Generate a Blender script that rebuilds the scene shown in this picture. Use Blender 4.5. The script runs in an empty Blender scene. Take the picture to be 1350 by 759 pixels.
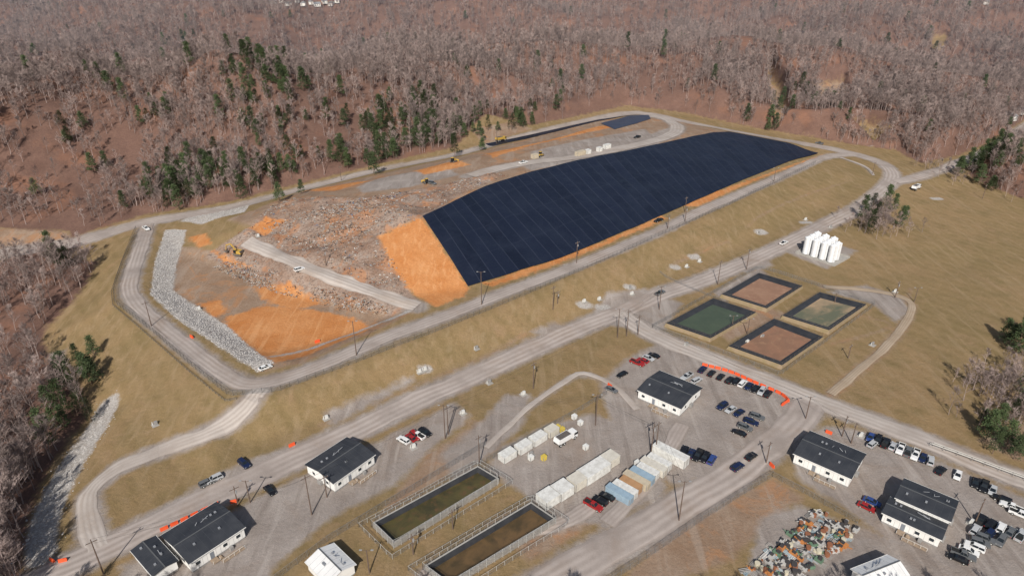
import bpy, math, random
import numpy as np
from mathutils import Vector, Matrix
from mathutils.geometry import delaunay_2d_cdt
random.seed(7); rng=np.random.default_rng(7)
S=bpy.context.scene
CH=140.0; PITCH=math.radians(27); F=900.0
sp,cp=math.sin(PITCH),math.cos(PITCH)
# ---------------------------------------------------------------- survey helpers
def ray(u,v):
    x=(u-675)/F; y=(379.5-v)/F
    return np.array([x,cp+y*sp,-sp+y*cp])
def G(u,v,z):
    d=ray(u,v); t=(z-CH)/d[2]; return (d[0]*t,d[1]*t)
def vnoise(x,y,sc,seed):
    r=np.random.default_rng(seed).random((256,256))
    x=x/sc+1000.3;y=y/sc+1000.7
    xi=np.floor(x).astype(int);yi=np.floor(y).astype(int);fx=x-xi;fy=y-yi
    fx=fx*fx*(3-2*fx);fy=fy*fy*(3-2*fy)
    a=r[xi%256,yi%256];b=r[(xi+1)%256,yi%256];c=r[xi%256,(yi+1)%256];d=r[(xi+1)%256,(yi+1)%256]
    return (a*(1-fx)+b*fx)*(1-fy)+(c*(1-fx)+d*fx)*fy-.5
# ---------------------------------------------------------------- terrain grid
def axis(lo,f0,f1,hi,st):
    mid=list(np.arange(f0,f1,st)); a=[];p=f0;s=st
    while p>lo: s*=1.03;p-=s;a.append(p)
    b=[];p=mid[-1];s=st
    while p<hi: s*=1.03;p+=s;b.append(p)
    return np.array(a[::-1]+mid+b)
XS=axis(-3500,-300,330,3500,1.25); YS=axis(-300,90,560,5200,1.25)
NX,NY=len(XS),len(YS)
LINES=[ # surveyed break lines (photo u, v, elevation)
 [(60,757,0),(250,668,0),(545,530,0),(825,410,0),(980,348,0),(1090,295,2),(1160,252,4.5),(1178,235,5),(1150,210,6),(1090,195,8),(1020,183,10),(960,172,12),(900,160,14),(865,152,15),(825,150,15),(760,163,15),(690,180,15),(600,205,14),(500,225,13),(400,250,11),(300,275,9),(200,292,8),(90,322,6),(0,335,5),(-150,360,3)],
 [(175,298,8),(160,340,8),(146,385,8),(148,402,8),(200,443,8),(250,487,8),(300,527,8),(368,520,8),(440,493,8),(520,462,8),(600,430,8),(700,390,8),(780,355,8),(880,310,8),(960,275,8),(1020,245,8),(1085,214,8)],
 [(215,308,8),(200,345,8),(194,382,8),(235,418,8),(290,453,8),(345,490,8),(400,475,8),(450,455,8),(530,420,8),(560,405,8),(617,380,8),(690,357,8),(800,317,8),(870,287,8),(980,239,8),(1040,215,8),(1078,204,8)],
 [(330,585,1),(430,548,1),(540,502,1),(640,464,1),(700,441,1),(770,410,1),(850,376,1),(930,341,1),(1000,312,1),(1060,285,2),(1110,258,4),(1130,235,6)],
 [(240,335,5),(232,385,4),(290,432,4),(350,466,4),(410,455,4),(470,437,4),(505,420,5)],
 [(335,322,12),(370,340,12),(400,355,12),(450,372,11),(490,388,10),(550,403,8.5)],
 [(345,316,12),(380,333,12),(410,347,12),(460,365,11),(500,380,10),(555,399,8.5)],
 [(270,345,5),(330,368,4.5),(400,392,4.5),(450,405,5),(500,413,6)],
 [(330,292,16),(370,268,20),(420,262,23),(470,268,25),(520,278,26),(557,287,26),(600,265,26),(640,246,26),(700,228,26),(760,213,26),(850,195,24),(940,176,20),(962,175,18),(1000,182,15),(1040,190,12),(1070,200,8.5)],
 [(340,278,14),(400,258,18),(500,238,22),(600,214,24),(700,192,22),(760,178,20),(830,165,18),(880,162,17)],
 [(560,252,26),(700,212,25),(800,190,23),(880,175,20)],
 [(250,290,9),(320,272,10)],
 [(300,540,6.5),(280,565,4),(210,595,1),(150,620,0),(115,650,-1),(120,690,0)],
 [(0,480,-6),(60,450,-4),(110,395,1),(140,330,6)],
 [(140,540,-3),(100,600,-4),(60,680,-3),(40,750,-2)],
 [(-100,500,-7),(-60,600,-7),(0,700,-4),(-150,759,-6)],
 [(200,540,3),(120,480,0)],
 [(180,282,9),(300,265,10),(400,241,12),(500,217,14),(600,195,15),(690,172,16),(760,155,16),(825,140,17),(900,150,14),(1000,172,10),(1100,188,8),(1200,208,4),(1250,225,2),(1350,262,0)],
 [(0,250,20),(120,230,22),(200,210,25),(300,190,27),(400,175,26),(500,160,26),(600,145,26),(700,130,24)],
 [(0,160,46),(150,140,48),(300,110,53),(450,98,50),(600,90,45),(750,85,36),(900,80,32),(1050,85,32),(1200,85,26),(1350,85,14)],
 [(900,430,0),(1000,380,0),(1140,420,0),(1020,480,0)],[(1190,240,4.5),(1270,215,3),(1350,165,2)],
 [(1200,400,0),(1350,300,-1),(1350,500,-1),(1250,250,1)],
 [(500,759,0),(700,640,0),(900,500,0),(1100,650,0),(1340,700,0),(300,759,0)],
]
cps=[]
for L in LINES:
    W=[(*G(u,v,z),z) for u,v,z in L]
    for a,b in zip(W[:-1],W[1:]):
        a=np.array(a);b=np.array(b);n=max(1,int(np.linalg.norm(b-a)/9))
        for k in range(n): cps.append(a+(b-a)*k/n)
    cps.append(np.array(W[-1]))
for y,z in ((800,5),(1150,52),(1500,15),(1950,85),(2700,120),(3800,200),(5300,260)):
    for x in range(-3600,3700,300):
        zz=z*(0.75+0.5*(vnoise(np.array([x*1.]),np.array([y*1.]),700,5)[0]+.5))
        if y<900 and x>400: zz=6
        cps.append(np.array([x,y,zz]))
for p in ((-3600,-320,0),(3600,-320,0),(0,-320,0),(0,60,0),(300,60,0),(600,300,0),(600,100,0),(-200,60,-6),(-600,100,-4),(-500,400,10),(-900,500,25),(-3600,400,30),(-600,560,38),(3600,400,10),(700,600,2),(1200,500,6)): cps.append(np.array(p,float))
kept=[]
cell={}
for p in cps:
    k=(int(p[0]//2),int(p[1]//2)); ok=True
    if k in cell: continue
    cell[k]=1; kept.append(p)
kept=np.array(kept)
_,_,tris,orig,_,_=delaunay_2d_cdt([Vector((p[0],p[1])) for p in kept],[],[],0,1e-4)
vid=[o[0] for o in orig]
H=np.zeros((NX,NY))
for t in tris:
    if len(t)!=3: continue
    a,b,c=[kept[vid[i]] for i in t]
    i0=np.searchsorted(XS,min(a[0],b[0],c[0]));i1=np.searchsorted(XS,max(a[0],b[0],c[0]))
    j0=np.searchsorted(YS,min(a[1],b[1],c[1]));j1=np.searchsorted(YS,max(a[1],b[1],c[1]))
    if i1<=i0 or j1<=j0: continue
    X,Y=np.meshgrid(XS[i0:i1],YS[j0:j1],indexing='ij')
    det=(b[1]-c[1])*(a[0]-c[0])+(c[0]-b[0])*(a[1]-c[1])
    if abs(det)<1e-9: continue
    l1=((b[1]-c[1])*(X-c[0])+(c[0]-b[0])*(Y-c[1]))/det
    l2=((c[1]-a[1])*(X-c[0])+(a[0]-c[0])*(Y-c[1]))/det
    l3=1-l1-l2; m=(l1>=-1e-6)&(l2>=-1e-6)&(l3>=-1e-6)
    H[i0:i1,j0:j1][m]=(l1*a[2]+l2*b[2]+l3*c[2])[m]
for _ in range(3):
    Q=np.pad(H,1,mode='edge')
    H=(Q[:-2,1:-1]+Q[2:,1:-1]+Q[1:-1,:-2]+Q[1:-1,2:]+2*Q[1:-1,1:-1])/6
def samp(A,x,y):
    x=np.asarray(x,float);y=np.asarray(y,float)
    i=np.clip(np.searchsorted(XS,x)-1,0,NX-2);j=np.clip(np.searchsorted(YS,y)-1,0,NY-2)
    fx=np.clip((x-XS[i])/(XS[i+1]-XS[i]),0,1);fy=np.clip((y-YS[j])/(YS[j+1]-YS[j]),0,1)
    return (A[i,j]*(1-fx)+A[i+1,j]*fx)*(1-fy)+(A[i,j+1]*(1-fx)+A[i+1,j+1]*fx)*fy
TS=np.arange(120,3500,1.0)
def P(u,v,dz=0):
    d=ray(u,v); x=d[0]*TS;y=d[1]*TS;z=CH+d[2]*TS
    h=samp(H,x,y)+dz; k=np.argmax(z<h)
    if k==0: k=len(TS)-1
    g0=z[k-1]-h[k-1];g1=z[k]-h[k];f=g0/(g0-g1) if g0!=g1 else 0
    t=TS[k-1]+f
    return np.array([d[0]*t,d[1]*t,CH+d[2]*t-dz])
def hz(x,y): return float(samp(H,[x],[y])[0])
def PL(px): return [P(u,v)[:2] for u,v in px]
def smooth(pts,step=2.0):
    pts=[np.array(p) for p in pts];out=[]
    e=[2*pts[0]-pts[1]]+pts+[2*pts[-1]-pts[-2]]
    for i in range(1,len(e)-2):
        p0,p1,p2,p3=e[i-1:i+3];n=max(1,int(np.linalg.norm(p2-p1)/step))
        for k in range(n):
            t=k/n
            out.append(.5*((2*p1)+(p2-p0)*t+(2*p0-5*p1+4*p2-p3)*t*t+(3*p1-p0-3*p2+p3)*t**3))
    out.append(pts[-1]);return np.array(out)
XX,YY=np.meshgrid(XS,YS,indexing='ij')
def segd(X,Y,a,b):
    dx,dy=b[0]-a[0],b[1]-a[1];L=dx*dx+dy*dy+1e-9
    t=np.clip(((X-a[0])*dx+(Y-a[1])*dy)/L,0,1)
    return np.hypot(X-a[0]-t*dx,Y-a[1]-t*dy)
def put(A,pts,closed,off=0):
    pts=np.array(pts);pad=8+off
    i0,i1=np.searchsorted(XS,[pts[:,0].min()-pad,pts[:,0].max()+pad]);j0,j1=np.searchsorted(YS,[pts[:,1].min()-pad,pts[:,1].max()+pad])
    if closed:
        X=XX[i0:i1,j0:j1];Y=YY[i0:i1,j0:j1];D=np.full(X.shape,1e9);ins=np.zeros(X.shape,bool)
        n=len(pts)
        for k in range(n):
            a,b=pts[k],pts[(k+1)%n]
            D=np.minimum(D,segd(X,Y,a,b))
            c=((a[1]>Y)!=(b[1]>Y))
            if a[1]!=b[1]: ins^=c&(X<(b[0]-a[0])*(Y-a[1])/(b[1]-a[1])+a[0])
        sd=np.where(ins,D,-D)
        A[i0:i1,j0:j1]=np.maximum(A[i0:i1,j0:j1],np.clip(.5+(sd+off)/8,0,1))
    else:
        for k in range(0,len(pts)-1):
            a,b=pts[k],pts[k+1]
            p0,p1=np.searchsorted(XS,[min(a[0],b[0])-pad,max(a[0],b[0])+pad]);q0,q1=np.searchsorted(YS,[min(a[1],b[1])-pad,max(a[1],b[1])+pad])
            if p1<=p0 or q1<=q0: continue
            d=segd(XX[p0:p1,q0:q1],YY[p0:p1,q0:q1],a,b)
            A[p0:p1,q0:q1]=np.maximum(A[p0:p1,q0:q1],np.clip(.5+(off-d)/8,0,1))
Z=lambda:np.zeros((NX,NY))
ROADS=[ # name, centreline, width, material key
 ('gravel_road',[(20,775),(60,757),(140,722),(250,668),(330,632),(400,600),(470,568),(545,530),(610,502),(680,470),(740,443),(790,422),(830,407),(870,388),(920,372),(980,348),(1040,320),(1090,295),(1130,275),(1160,253),(1176,236),(1172,222),(1150,210),(1090,195),(1020,183),(960,172),(900,160),(865,152),(825,150),(760,163),(690,180),(600,205),(500,225),(400,250),(300,275),(200,292),(150,305),(90,322),(0,335)],9,'road'),
 ('gravel_road',[(818,412),(840,430),(880,450),(950,478),(1020,505),(1080,530),(1150,555),(1230,585),(1300,615),(1380,645)],8.5,'roadlt'),
 ('gravel_road',[(690,790),(740,759),(830,708),(900,665),(960,630),(1010,590),(1045,560),(1068,530)],10,'road'),
 ('gravel_road',[(345,512),(322,540),(280,568),(210,595),(150,620),(118,650),(118,690),(130,722)],5.5,'roadlt'),
 ('perimeter_road',[(195,295),(188,320),(178,350),(171,385),(200,420),(250,460),(290,490),(330,507),(380,497),(440,474),(520,441),(600,412),(660,388),(740,358),(800,334),(870,305),(920,280),(980,254),(1040,228),(1085,208),(1120,203)],6.5,'road'),
 ('bench_road',[(325,318),(370,337),(405,352),(450,369),(490,384),(550,404)],7,'roadlt'),
 ('haul_road',[(620,232),(680,217),(760,207),(830,193),(880,180),(893,168),(880,158),(860,153)],10,'roadlt'),
 ('service_road',[(1180,240),(1215,232),(1262,215),(1300,200),(1350,168),(1420,120)],7,'road'),
 ('service_road',[(1085,378),(1150,383),(1195,395),(1200,412),(1175,450),(1130,490),(1095,520)],3.2,'dirt'),
 ('dirt_track',[(560,760),(690,700),(740,690),(790,660)],5,'road'),
 ('dirt_track',[(640,590),(700,535),(745,503),(770,492),(810,510),(840,540)],2.2,'roadlt'),
 ('dirt_track',[(800,690),(860,625),(900,560)],5,'road'),
 ('dirt_track',[(1108,208),(1140,220),(1152,232)],2.0,'roadlt'),
]
Mg,Mf,Md,Mc,Mw,Mr,Mb=Z(),Z(),Z(),Z(),Z(),Z(),Z()
SITE=[(20,820),(30,759),(35,700),(50,640),(90,580),(118,545),(105,505),(62,475),(55,440),(108,385),(128,345),(95,340),(90,315),(185,284),(300,266),(400,241),(500,216),(600,194),(640,150),(700,165),(760,153),(825,139),(900,148),(1000,169),(1100,186),(1180,198),(1215,215),(1262,205),(1300,190),(1350,158),(1450,100),(1460,130),(1360,178),(1300,215),(1275,228),(1300,245),(1350,262),(1420,275),(1550,300),(1800,500),(1700,820)]
site=Z(); put(site,PL(SITE),True)
Mf=1-site
clear=Z()
for c in [[(1305,205),(1350,190),(1400,200),(1400,240),(1350,240)],[(-60,318),(0,300),(90,305),(95,318),(0,345)],[(1010,95),(1030,120),(1040,165),(1022,170),(1012,130)],[(1060,115),(1110,110),(1120,135),(1090,150),(1070,135)],[(620,165),(680,158),(700,170),(640,188)],[(1225,60),(1245,62),(1240,72),(1225,70)],[(1100,170),(1140,165),(1180,180),(1150,190)],[(1270,115),(1280,115),(1290,135),(1278,135)]]: put(clear,PL(c),True)
Mf=np.minimum(Mf,1-clear)
RW=[]
for nm,px,w,k in ROADS:
    W=smooth(PL(px),2.5);RW.append(W)
    put(Mg if k!='dirt' else Md,W[::3] if len(W)>6 else W,False,w/2+(1.3 if w>5 else .2))
roadm=np.maximum(Mg,Md).copy()
GR=[[(790,505),(830,470),(870,452),(905,452),(1050,528),(1045,560),(1000,590),(960,622),(890,640),(850,610),(815,570),(800,540)],
 [(640,620),(660,590),(720,560),(780,545),(830,560),(870,600),(880,650),(800,690),(740,690),(690,650)],
 [(1040,585),(1090,560),(1150,570),(1350,655),(1420,700),(1400,820),(1300,800),(1200,735),(1130,680),(1050,630)],
 [(250,705),(160,745),(150,790),(330,800),(370,740),(440,680),(520,640),(560,600),(620,550),(600,530),(500,580),(340,655)],
 [(250,645),(330,605),(400,580),(440,560),(440,580),(350,625),(260,655)],
 [(1030,330),(1060,310),(1130,330),(1090,355)],[(700,437),(730,424),(752,430),(722,446)],
 [(424,545),(500,515),(545,495),(546,503),(500,527),(470,545),(440,560)],
 [(470,247),(500,235),(590,221),(605,230),(540,247),(480,254)],
 [(60,467),(88,460),(80,505),(62,505)],[(960,352),(1010,340),(1020,350),(985,360)],
 [(580,600),(640,550),(665,520),(700,520),(690,560),(600,640)],[(1090,745),(1130,690),(1250,740),(1300,800),(1000,800)],
 [(680,215),(850,180),(890,165),(900,175),(850,200),(700,225)],[(800,385),(850,380),(900,400),(870,440),(810,430),(780,415)],
 [(1090,385),(1140,375),(1190,392),(1200,412),(1180,425),(1150,400)],[(940,385),(1000,352),(1012,362),(955,398)],[(1000,685),(1050,665),(1130,695),(1080,790),(980,790)],
 [(318,320),(340,308),(362,316),(420,348),(405,358),(350,345)],[(700,200),(760,186),(850,170),(860,178),(770,200),(700,212)]]
for g in GR: put(Mg,PL(g),True)
DR=[[(300,290),(340,275),(400,252),(500,230),(600,208),(700,182),(790,158),(890,156),(960,174),(940,178),(850,197),(760,215),(640,247),(557,289),(470,272),(330,300)],
 [(620,170),(680,160),(700,170),(640,190)],[(1290,580),(1350,560),(1350,610)],
 [(990,95),(1030,120),(1040,165),(1022,170),(1000,130)],[(1060,115),(1110,110),(1120,135),(1090,150)],
 [(230,320),(280,330),(350,340),(560,400),(520,425),(400,478),(345,490),(280,445),(215,395),(205,345)],
 [(700,600),(820,560),(830,590),(740,640)],[(-60,318),(0,300),(90,305),(95,318),(0,345)],[(560,600),(640,550),(660,590),(500,680)],
 [(870,700),(1020,630),(1060,655),(960,740),(800,800)],[(640,690),(760,640),(800,680),(700,740)],[(930,420),(1000,400),(1040,415),(960,450)],[(1270,115),(1280,115),(1290,135),(1278,135)]]
for g in DR: put(Md,PL(g),True)
CR=[[(498,312),(530,298),(556,287),(617,378),(612,390),(575,404),(545,388),(515,350)],
 [(338,376),(382,372),(405,388),(425,400),(385,408),(345,394)],[(298,418),(350,402),(410,408),(465,418),(492,430),(470,442),(410,466),(350,482),(296,442)],
 [(640,203),(720,186),(790,166),(830,163),(760,178),(700,192),(650,208)],
 [(248,312),(270,308),(278,320),(262,326)],[(400,252),(470,240),(490,238),(440,252)],[(545,226),(600,212),(620,218),(560,230)],
 [(640,373),(690,356),(800,316),(872,285),(880,288),(800,322),(740,346),(650,378)],[(900,270),(960,247),(1060,212),(1085,204),(1075,208),(1000,236),(920,272)],
 [(280,330),(310,340),(330,352),(300,350)],[(262,400),(290,395),(300,412),(280,418)],[(330,300),(350,285),(380,288),(350,310)]]
for g in CR: put(Mc,PL(g),True)
WA=[[(270,338),(330,298),(372,266),(470,262),(560,248),(650,228),(665,232),(620,250),(557,287),(500,312),(530,360),(552,398),(520,416),(450,402),(330,365)]]
for g in WA: put(Mw,PL(g),True)
RR=[[(218,303),(246,303),(240,325),(232,350),(228,382),(250,398),(300,430),(362,478),(340,490),(290,458),(235,422),(198,388),(204,345)],
 [(235,292),(280,275),(332,264),(322,280),(270,295)]]
for g in RR: put(Mr,PL(g),True)
put(Mr,smooth(PL([(143,535),(125,570),(100,605),(75,650),(58,690),(52,740)]))[::2],False,4.)
put(Mr,smooth(PL([(360,470),(400,462),(470,438),(540,410)]))[::2],False,1.)
for u,v,r in ((795,405,2),(915,338,2),(830,378,1.5),(1003,306,2),(1063,293,2),(560,487,1.5),(1150,192,2),(890,352,1.5),(770,402,2),(1235,262,2)): put(Mr,[P(u-4,v)[:2],P(u+4,v)[:2]],False,r)
for pl in ([(600,560),(630,555),(665,560)],[(690,441),(640,470),(520,520),(420,560)],[(880,355),(905,340),(960,318)],[(1130,415),(1175,430),(1090,455)],[(1200,380),(1190,430)],[(930,520),(985,505)]): put(Md,smooth(PL(pl))[::2],False,.2)
put(Md,smooth(PL([(985,300),(1005,283),(1050,262),(1090,248),(1115,240)]))[::2],False,.1)
# ---------------------------------------------------------------- relief detail
ffac=np.clip((Mf-.4)*2,0,1)
Q=site.copy()
for _ in range(40):
    q2=np.pad(Q,1,mode='edge');Q=(q2[:-2,1:-1]+q2[2:,1:-1]+q2[1:-1,:-2]+q2[1:-1,2:]+q2[1:-1,1:-1])/5
hill=ffac*np.clip(1-Q*2.5,0,1)
rg=lambda s,k:.5-np.abs(vnoise(XX,YY,s,k))*2
H+=hill*np.clip((YY-320)/140,.12,1)*(rg(170,1)*36+rg(75,12)*16+vnoise(XX,YY,35,2)*3)
far=np.clip((YY-700)/500,0,1)
H+=far*(vnoise(XX,YY,380,3)*90+rg(230,4)*52)
nr=1-np.clip(roadm*1.6-.3,0,1)
H+=nr*(1-ffac)*(vnoise(XX,YY,14,6)*.4+vnoise(XX,YY,5,7)*.15)
H+=nr*np.clip(Mw*2-1,0,1)*(vnoise(XX,YY,16,8)*4.2+vnoise(XX,YY,6,9)*2.)
H+=np.clip(Mr*2-1,0,1)*vnoise(XX,YY,2.6,9)*.4*nr
# ---------------------------------------------------------------- node helpers
def newmat(name):
    m=bpy.data.materials.new(name);m.use_nodes=True;nt=m.node_tree
    return m,nt,nt.nodes['Principled BSDF']
def node(nt,t,**k):
    n=nt.nodes.new(t)
    for a,b in k.items(): setattr(n,a,b)
    return n
def tosock(nt,s,val):
    if isinstance(val,bpy.types.NodeSocket): nt.links.new(val,s)
    else: s.default_value=val
def noise(nt,co,scale,detail=4,rough=.6,dist=0):
    n=node(nt,'ShaderNodeTexNoise');n.inputs['Scale'].default_value=scale;n.inputs['Detail'].default_value=detail
    n.inputs['Roughness'].default_value=rough;n.inputs['Distortion'].default_value=dist
    nt.links.new(co,n.inputs['Vector']);return n.outputs['Fac']
def ramp(nt,f,a,b,c0=(0,0,0),c1=(1,1,1)):
    r=node(nt,'ShaderNodeValToRGB');e=r.color_ramp.elements
    e[0].position=a;e[0].color=(*c0,1);e[1].position=b;e[1].color=(*c1,1)
    nt.links.new(f,r.inputs[0]);return r.outputs[0]
def mix(nt,f,a,b,mode='MIX'):
    m=node(nt,'ShaderNodeMix',data_type='RGBA',blend_type=mode)
    def c(v): return (*v,1) if isinstance(v,tuple) and len(v)==3 else v
    tosock(nt,m.inputs[0],f);tosock(nt,m.inputs[6],c(a));tosock(nt,m.inputs[7],c(b));return m.outputs[2]
def mth(nt,op,a,b=0.,c=None,clamp=False):
    m=node(nt,'ShaderNodeMath',operation=op,use_clamp=clamp);tosock(nt,m.inputs[0],a);tosock(nt,m.inputs[1],b)
    if c is not None: tosock(nt,m.inputs[2],c)
    return m.outputs[0]
def bump(nt,bs,h,st,dist=.1):
    b=node(nt,'ShaderNodeBump');b.inputs['Strength'].default_value=st;b.inputs['Distance'].default_value=dist
    nt.links.new(h,b.inputs['Height']);nt.links.new(b.outputs[0],bs.inputs['Normal'])
MATS={}
def M(name,c1,c2=None,scale=1.,rough=.8,metal=0,rand=0,bmp=0):
    if name in MATS: return MATS[name]
    m,nt,bs=newmat(name);bs.inputs['Roughness'].default_value=rough;bs.inputs['Metallic'].default_value=metal
    c2=c2 or tuple(x*.8 for x in c1)
    tc=node(nt,'ShaderNodeTexCoord')
    n=noise(nt,tc.outputs['Object'],scale,5)
    col=mix(nt,ramp(nt,n,.35,.65),c1,c2)
    if rand:
        oi=node(nt,'ShaderNodeObjectInfo')
        f=mth(nt,'MULTIPLY_ADD',oi.outputs['Random'],rand,1-rand/2)
        v=node(nt,'ShaderNodeHueSaturation');nt.links.new(col,v.inputs['Color']);nt.links.new(f,v.inputs['Value']);col=v.outputs[0]
    nt.links.new(col,bs.inputs['Base Color'])
    if bmp: bump(nt,bs,n,bmp,.05)
    MATS[name]=m;return m
# ---------------------------------------------------------------- terrain material
def wheeltracks(nt,co,ang,sc):
    mp=node(nt,'ShaderNodeMapping');mp.inputs['Rotation'].default_value=(0,0,math.radians(ang));mp.inputs['Scale'].default_value=(1,.09,1);nt.links.new(co,mp.inputs[0])
    return ramp(nt,noise(nt,mp.outputs[0],sc,4,.6,.4),.52,.66)
def gravelcol(nt,co,base,lo,hi):
    a=ramp(nt,noise(nt,co,.10,6,.65),.3,.7);b=ramp(nt,noise(nt,co,2.5,6,.75),.3,.72)
    c=mix(nt,a,lo,hi);c=mix(nt,mth(nt,'MULTIPLY',b,.45),c,base)
    c=mix(nt,mth(nt,'MULTIPLY',ramp(nt,noise(nt,co,.035,5,.7,1.),.5,.65),.45),c,tuple(x*y for x,y in zip(lo,(.9,.78,.66))))
    return c
m,nt,bs=newmat('ground_surface');gm=m
bs.inputs['Roughness'].default_value=.95;bs.inputs['Specular IOR Level'].default_value=.15
co=node(nt,'ShaderNodeNewGeometry').outputs['Position']
def at(n): 
    a=node(nt,'ShaderNodeAttribute');a.attribute_name=n;return a.outputs['Fac']
big=noise(nt,co,.018,5,.6);mid=noise(nt,co,.09,6,.7);fine=noise(nt,co,.9,6,.75);vf=noise(nt,co,4,5,.8)
grass=mix(nt,ramp(nt,big,.38,.62),(.285,.192,.099),(.235,.168,.080))
grass=mix(nt,ramp(nt,mid,.45,.72),grass,(.185,.138,.062))
grass=mix(nt,mth(nt,'MULTIPLY',ramp(nt,noise(nt,co,.22,7,.8),.54,.7),.7),grass,(.34,.24,.145))
grass=mix(nt,mth(nt,'MULTIPLY',ramp(nt,noise(nt,co,.05,6,.75,1.2),.55,.66),.55),grass,(.32,.21,.125))
grass=mix(nt,mth(nt,'MULTIPLY',ramp(nt,fine,.35,.7),.42),grass,(.12,.082,.04))
grass=mix(nt,mth(nt,'MULTIPLY',wheeltracks(nt,co,-40,.35),.35),grass,(.34,.25,.155))
wv=node(nt,'ShaderNodeTexWave');wv.inputs['Scale'].default_value=.055;wv.inputs['Distortion'].default_value=2.5;wv.inputs['Detail'].default_value=3;wv.inputs['Detail Scale'].default_value=.6
mp=node(nt,'ShaderNodeMapping');mp.inputs['Rotation'].default_value=(0,0,math.radians(-40));nt.links.new(co,mp.inputs[0]);nt.links.new(mp.outputs[0],wv.inputs[0])
grass=mix(nt,mth(nt,'MULTIPLY',wv.outputs['Fac'],.16),grass,(.34,.245,.14))
forest=mix(nt,ramp(nt,mid,.35,.65),(.145,.083,.063),(.20,.118,.090))
forest=mix(nt,mth(nt,'MULTIPLY',ramp(nt,fine,.4,.65),.5),forest,(.082,.052,.044))
forest=mix(nt,mth(nt,'MULTIPLY',ramp(nt,noise(nt,co,.03,5),.55,.66),.5),forest,(.27,.13,.078))
dirt=mix(nt,ramp(nt,mid,.35,.68),(.25,.165,.11),(.33,.245,.18));dirt=mix(nt,mth(nt,'MULTIPLY',ramp(nt,fine,.4,.7),.5),dirt,(.18,.11,.07))
dirt=mix(nt,mth(nt,'MULTIPLY',ramp(nt,noise(nt,co,.05,5,.7,1.5),.53,.63),.55),dirt,(.39,.19,.085))
dirt=mix(nt,mth(nt,'MULTIPLY',wheeltracks(nt,co,-35,.25),.5),dirt,(.35,.28,.225))
grav=gravelcol(nt,co,(.175,.15,.133),(.26,.22,.194),(.38,.335,.305))
grav=mix(nt,mth(nt,'MULTIPLY',wheeltracks(nt,co,-40,.3),.45),grav,(.43,.385,.35))
grav=mix(nt,mth(nt,'MULTIPLY',wheeltracks(nt,co,48,.3),.5),grav,(.18,.148,.128))
clay=mix(nt,ramp(nt,mid,.35,.65),(.46,.18,.056),(.55,.26,.105));clay=mix(nt,mth(nt,'MULTIPLY',ramp(nt,fine,.4,.7),.45),clay,(.31,.12,.045))
clay=mix(nt,mth(nt,'MULTIPLY',wheeltracks(nt,co,30,.4),.5),clay,(.60,.32,.15))
waste=mix(nt,ramp(nt,mid,.38,.62),(.24,.15,.105),(.33,.26,.215))
waste=mix(nt,mth(nt,'MULTIPLY',ramp(nt,fine,.48,.6),.7),waste,(.13,.09,.07));waste=mix(nt,mth(nt,'MULTIPLY',ramp(nt,vf,.58,.67),.6),waste,(.45,.41,.38))
waste=mix(nt,mth(nt,'MULTIPLY',ramp(nt,noise(nt,co,.07,4,.6,1),.53,.62),.65),waste,(.39,.185,.09))
vo=node(nt,'ShaderNodeTexVoronoi');vo.inputs['Scale'].default_value=1.9;nt.links.new(co,vo.inputs[0])
rock=mix(nt,ramp(nt,vo.outputs['Distance'],.1,.85),(.47,.445,.42),(.29,.265,.245));rock=mix(nt,mth(nt,'MULTIPLY',ramp(nt,mid,.4,.65),.3),rock,(.31,.26,.21))
col=grass
for nm,c,k,sh in (('m_dirt',dirt,.32,3),('m_gravel',grav,.30,3.5),('m_waste',waste,.4,4),('m_clay',clay,.5,4),('m_rock',rock,.28,6),('m_forest',forest,.6,3)):
    n=noise(nt,co,.28,7,.7)
    f=mth(nt,'SUBTRACT',at(nm),.5);f=mth(nt,'ADD',f,mth(nt,'MULTIPLY',mth(nt,'SUBTRACT',n,.5),k*2));f=mth(nt,'MULTIPLY_ADD',f,sh,.5,clamp=True)
    col=mix(nt,f,col,c)
nt.links.new(col,bs.inputs['Base Color'])
bump(nt,bs,mth(nt,'ADD',fine,mth(nt,'MULTIPLY',vf,.5)),.8,.4)
# terrain mesh
idx=np.arange(NX*NY).reshape(NX,NY)
faces=np.stack([idx[:-1,:-1],idx[1:,:-1],idx[1:,1:],idx[:-1,1:]],-1).reshape(-1,4)
me=bpy.data.meshes.new('ground')
me.vertices.add(NX*NY);me.vertices.foreach_set('co',np.stack([XX,YY,H],-1).astype(np.float32).ravel())
nf=len(faces);me.loops.add(nf*4);me.polygons.add(nf)
me.loops.foreach_set('vertex_index',faces.astype(np.int32).ravel());me.polygons.foreach_set('loop_start',np.arange(0,nf*4,4,dtype=np.int32))
me.polygons.foreach_set('use_smooth',np.ones(nf,bool));me.update(calc_edges=True);me.validate()
for nm,A in (('m_gravel',Mg),('m_dirt',Md),('m_clay',Mc),('m_waste',Mw),('m_rock',Mr),('m_forest',Mf)):
    a=me.attributes.new(nm,'FLOAT','POINT');a.data.foreach_set('value',A.astype(np.float32).ravel())
me.materials.append(gm);ob=bpy.data.objects.new('ground',me);S.collection.objects.link(ob)
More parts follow.
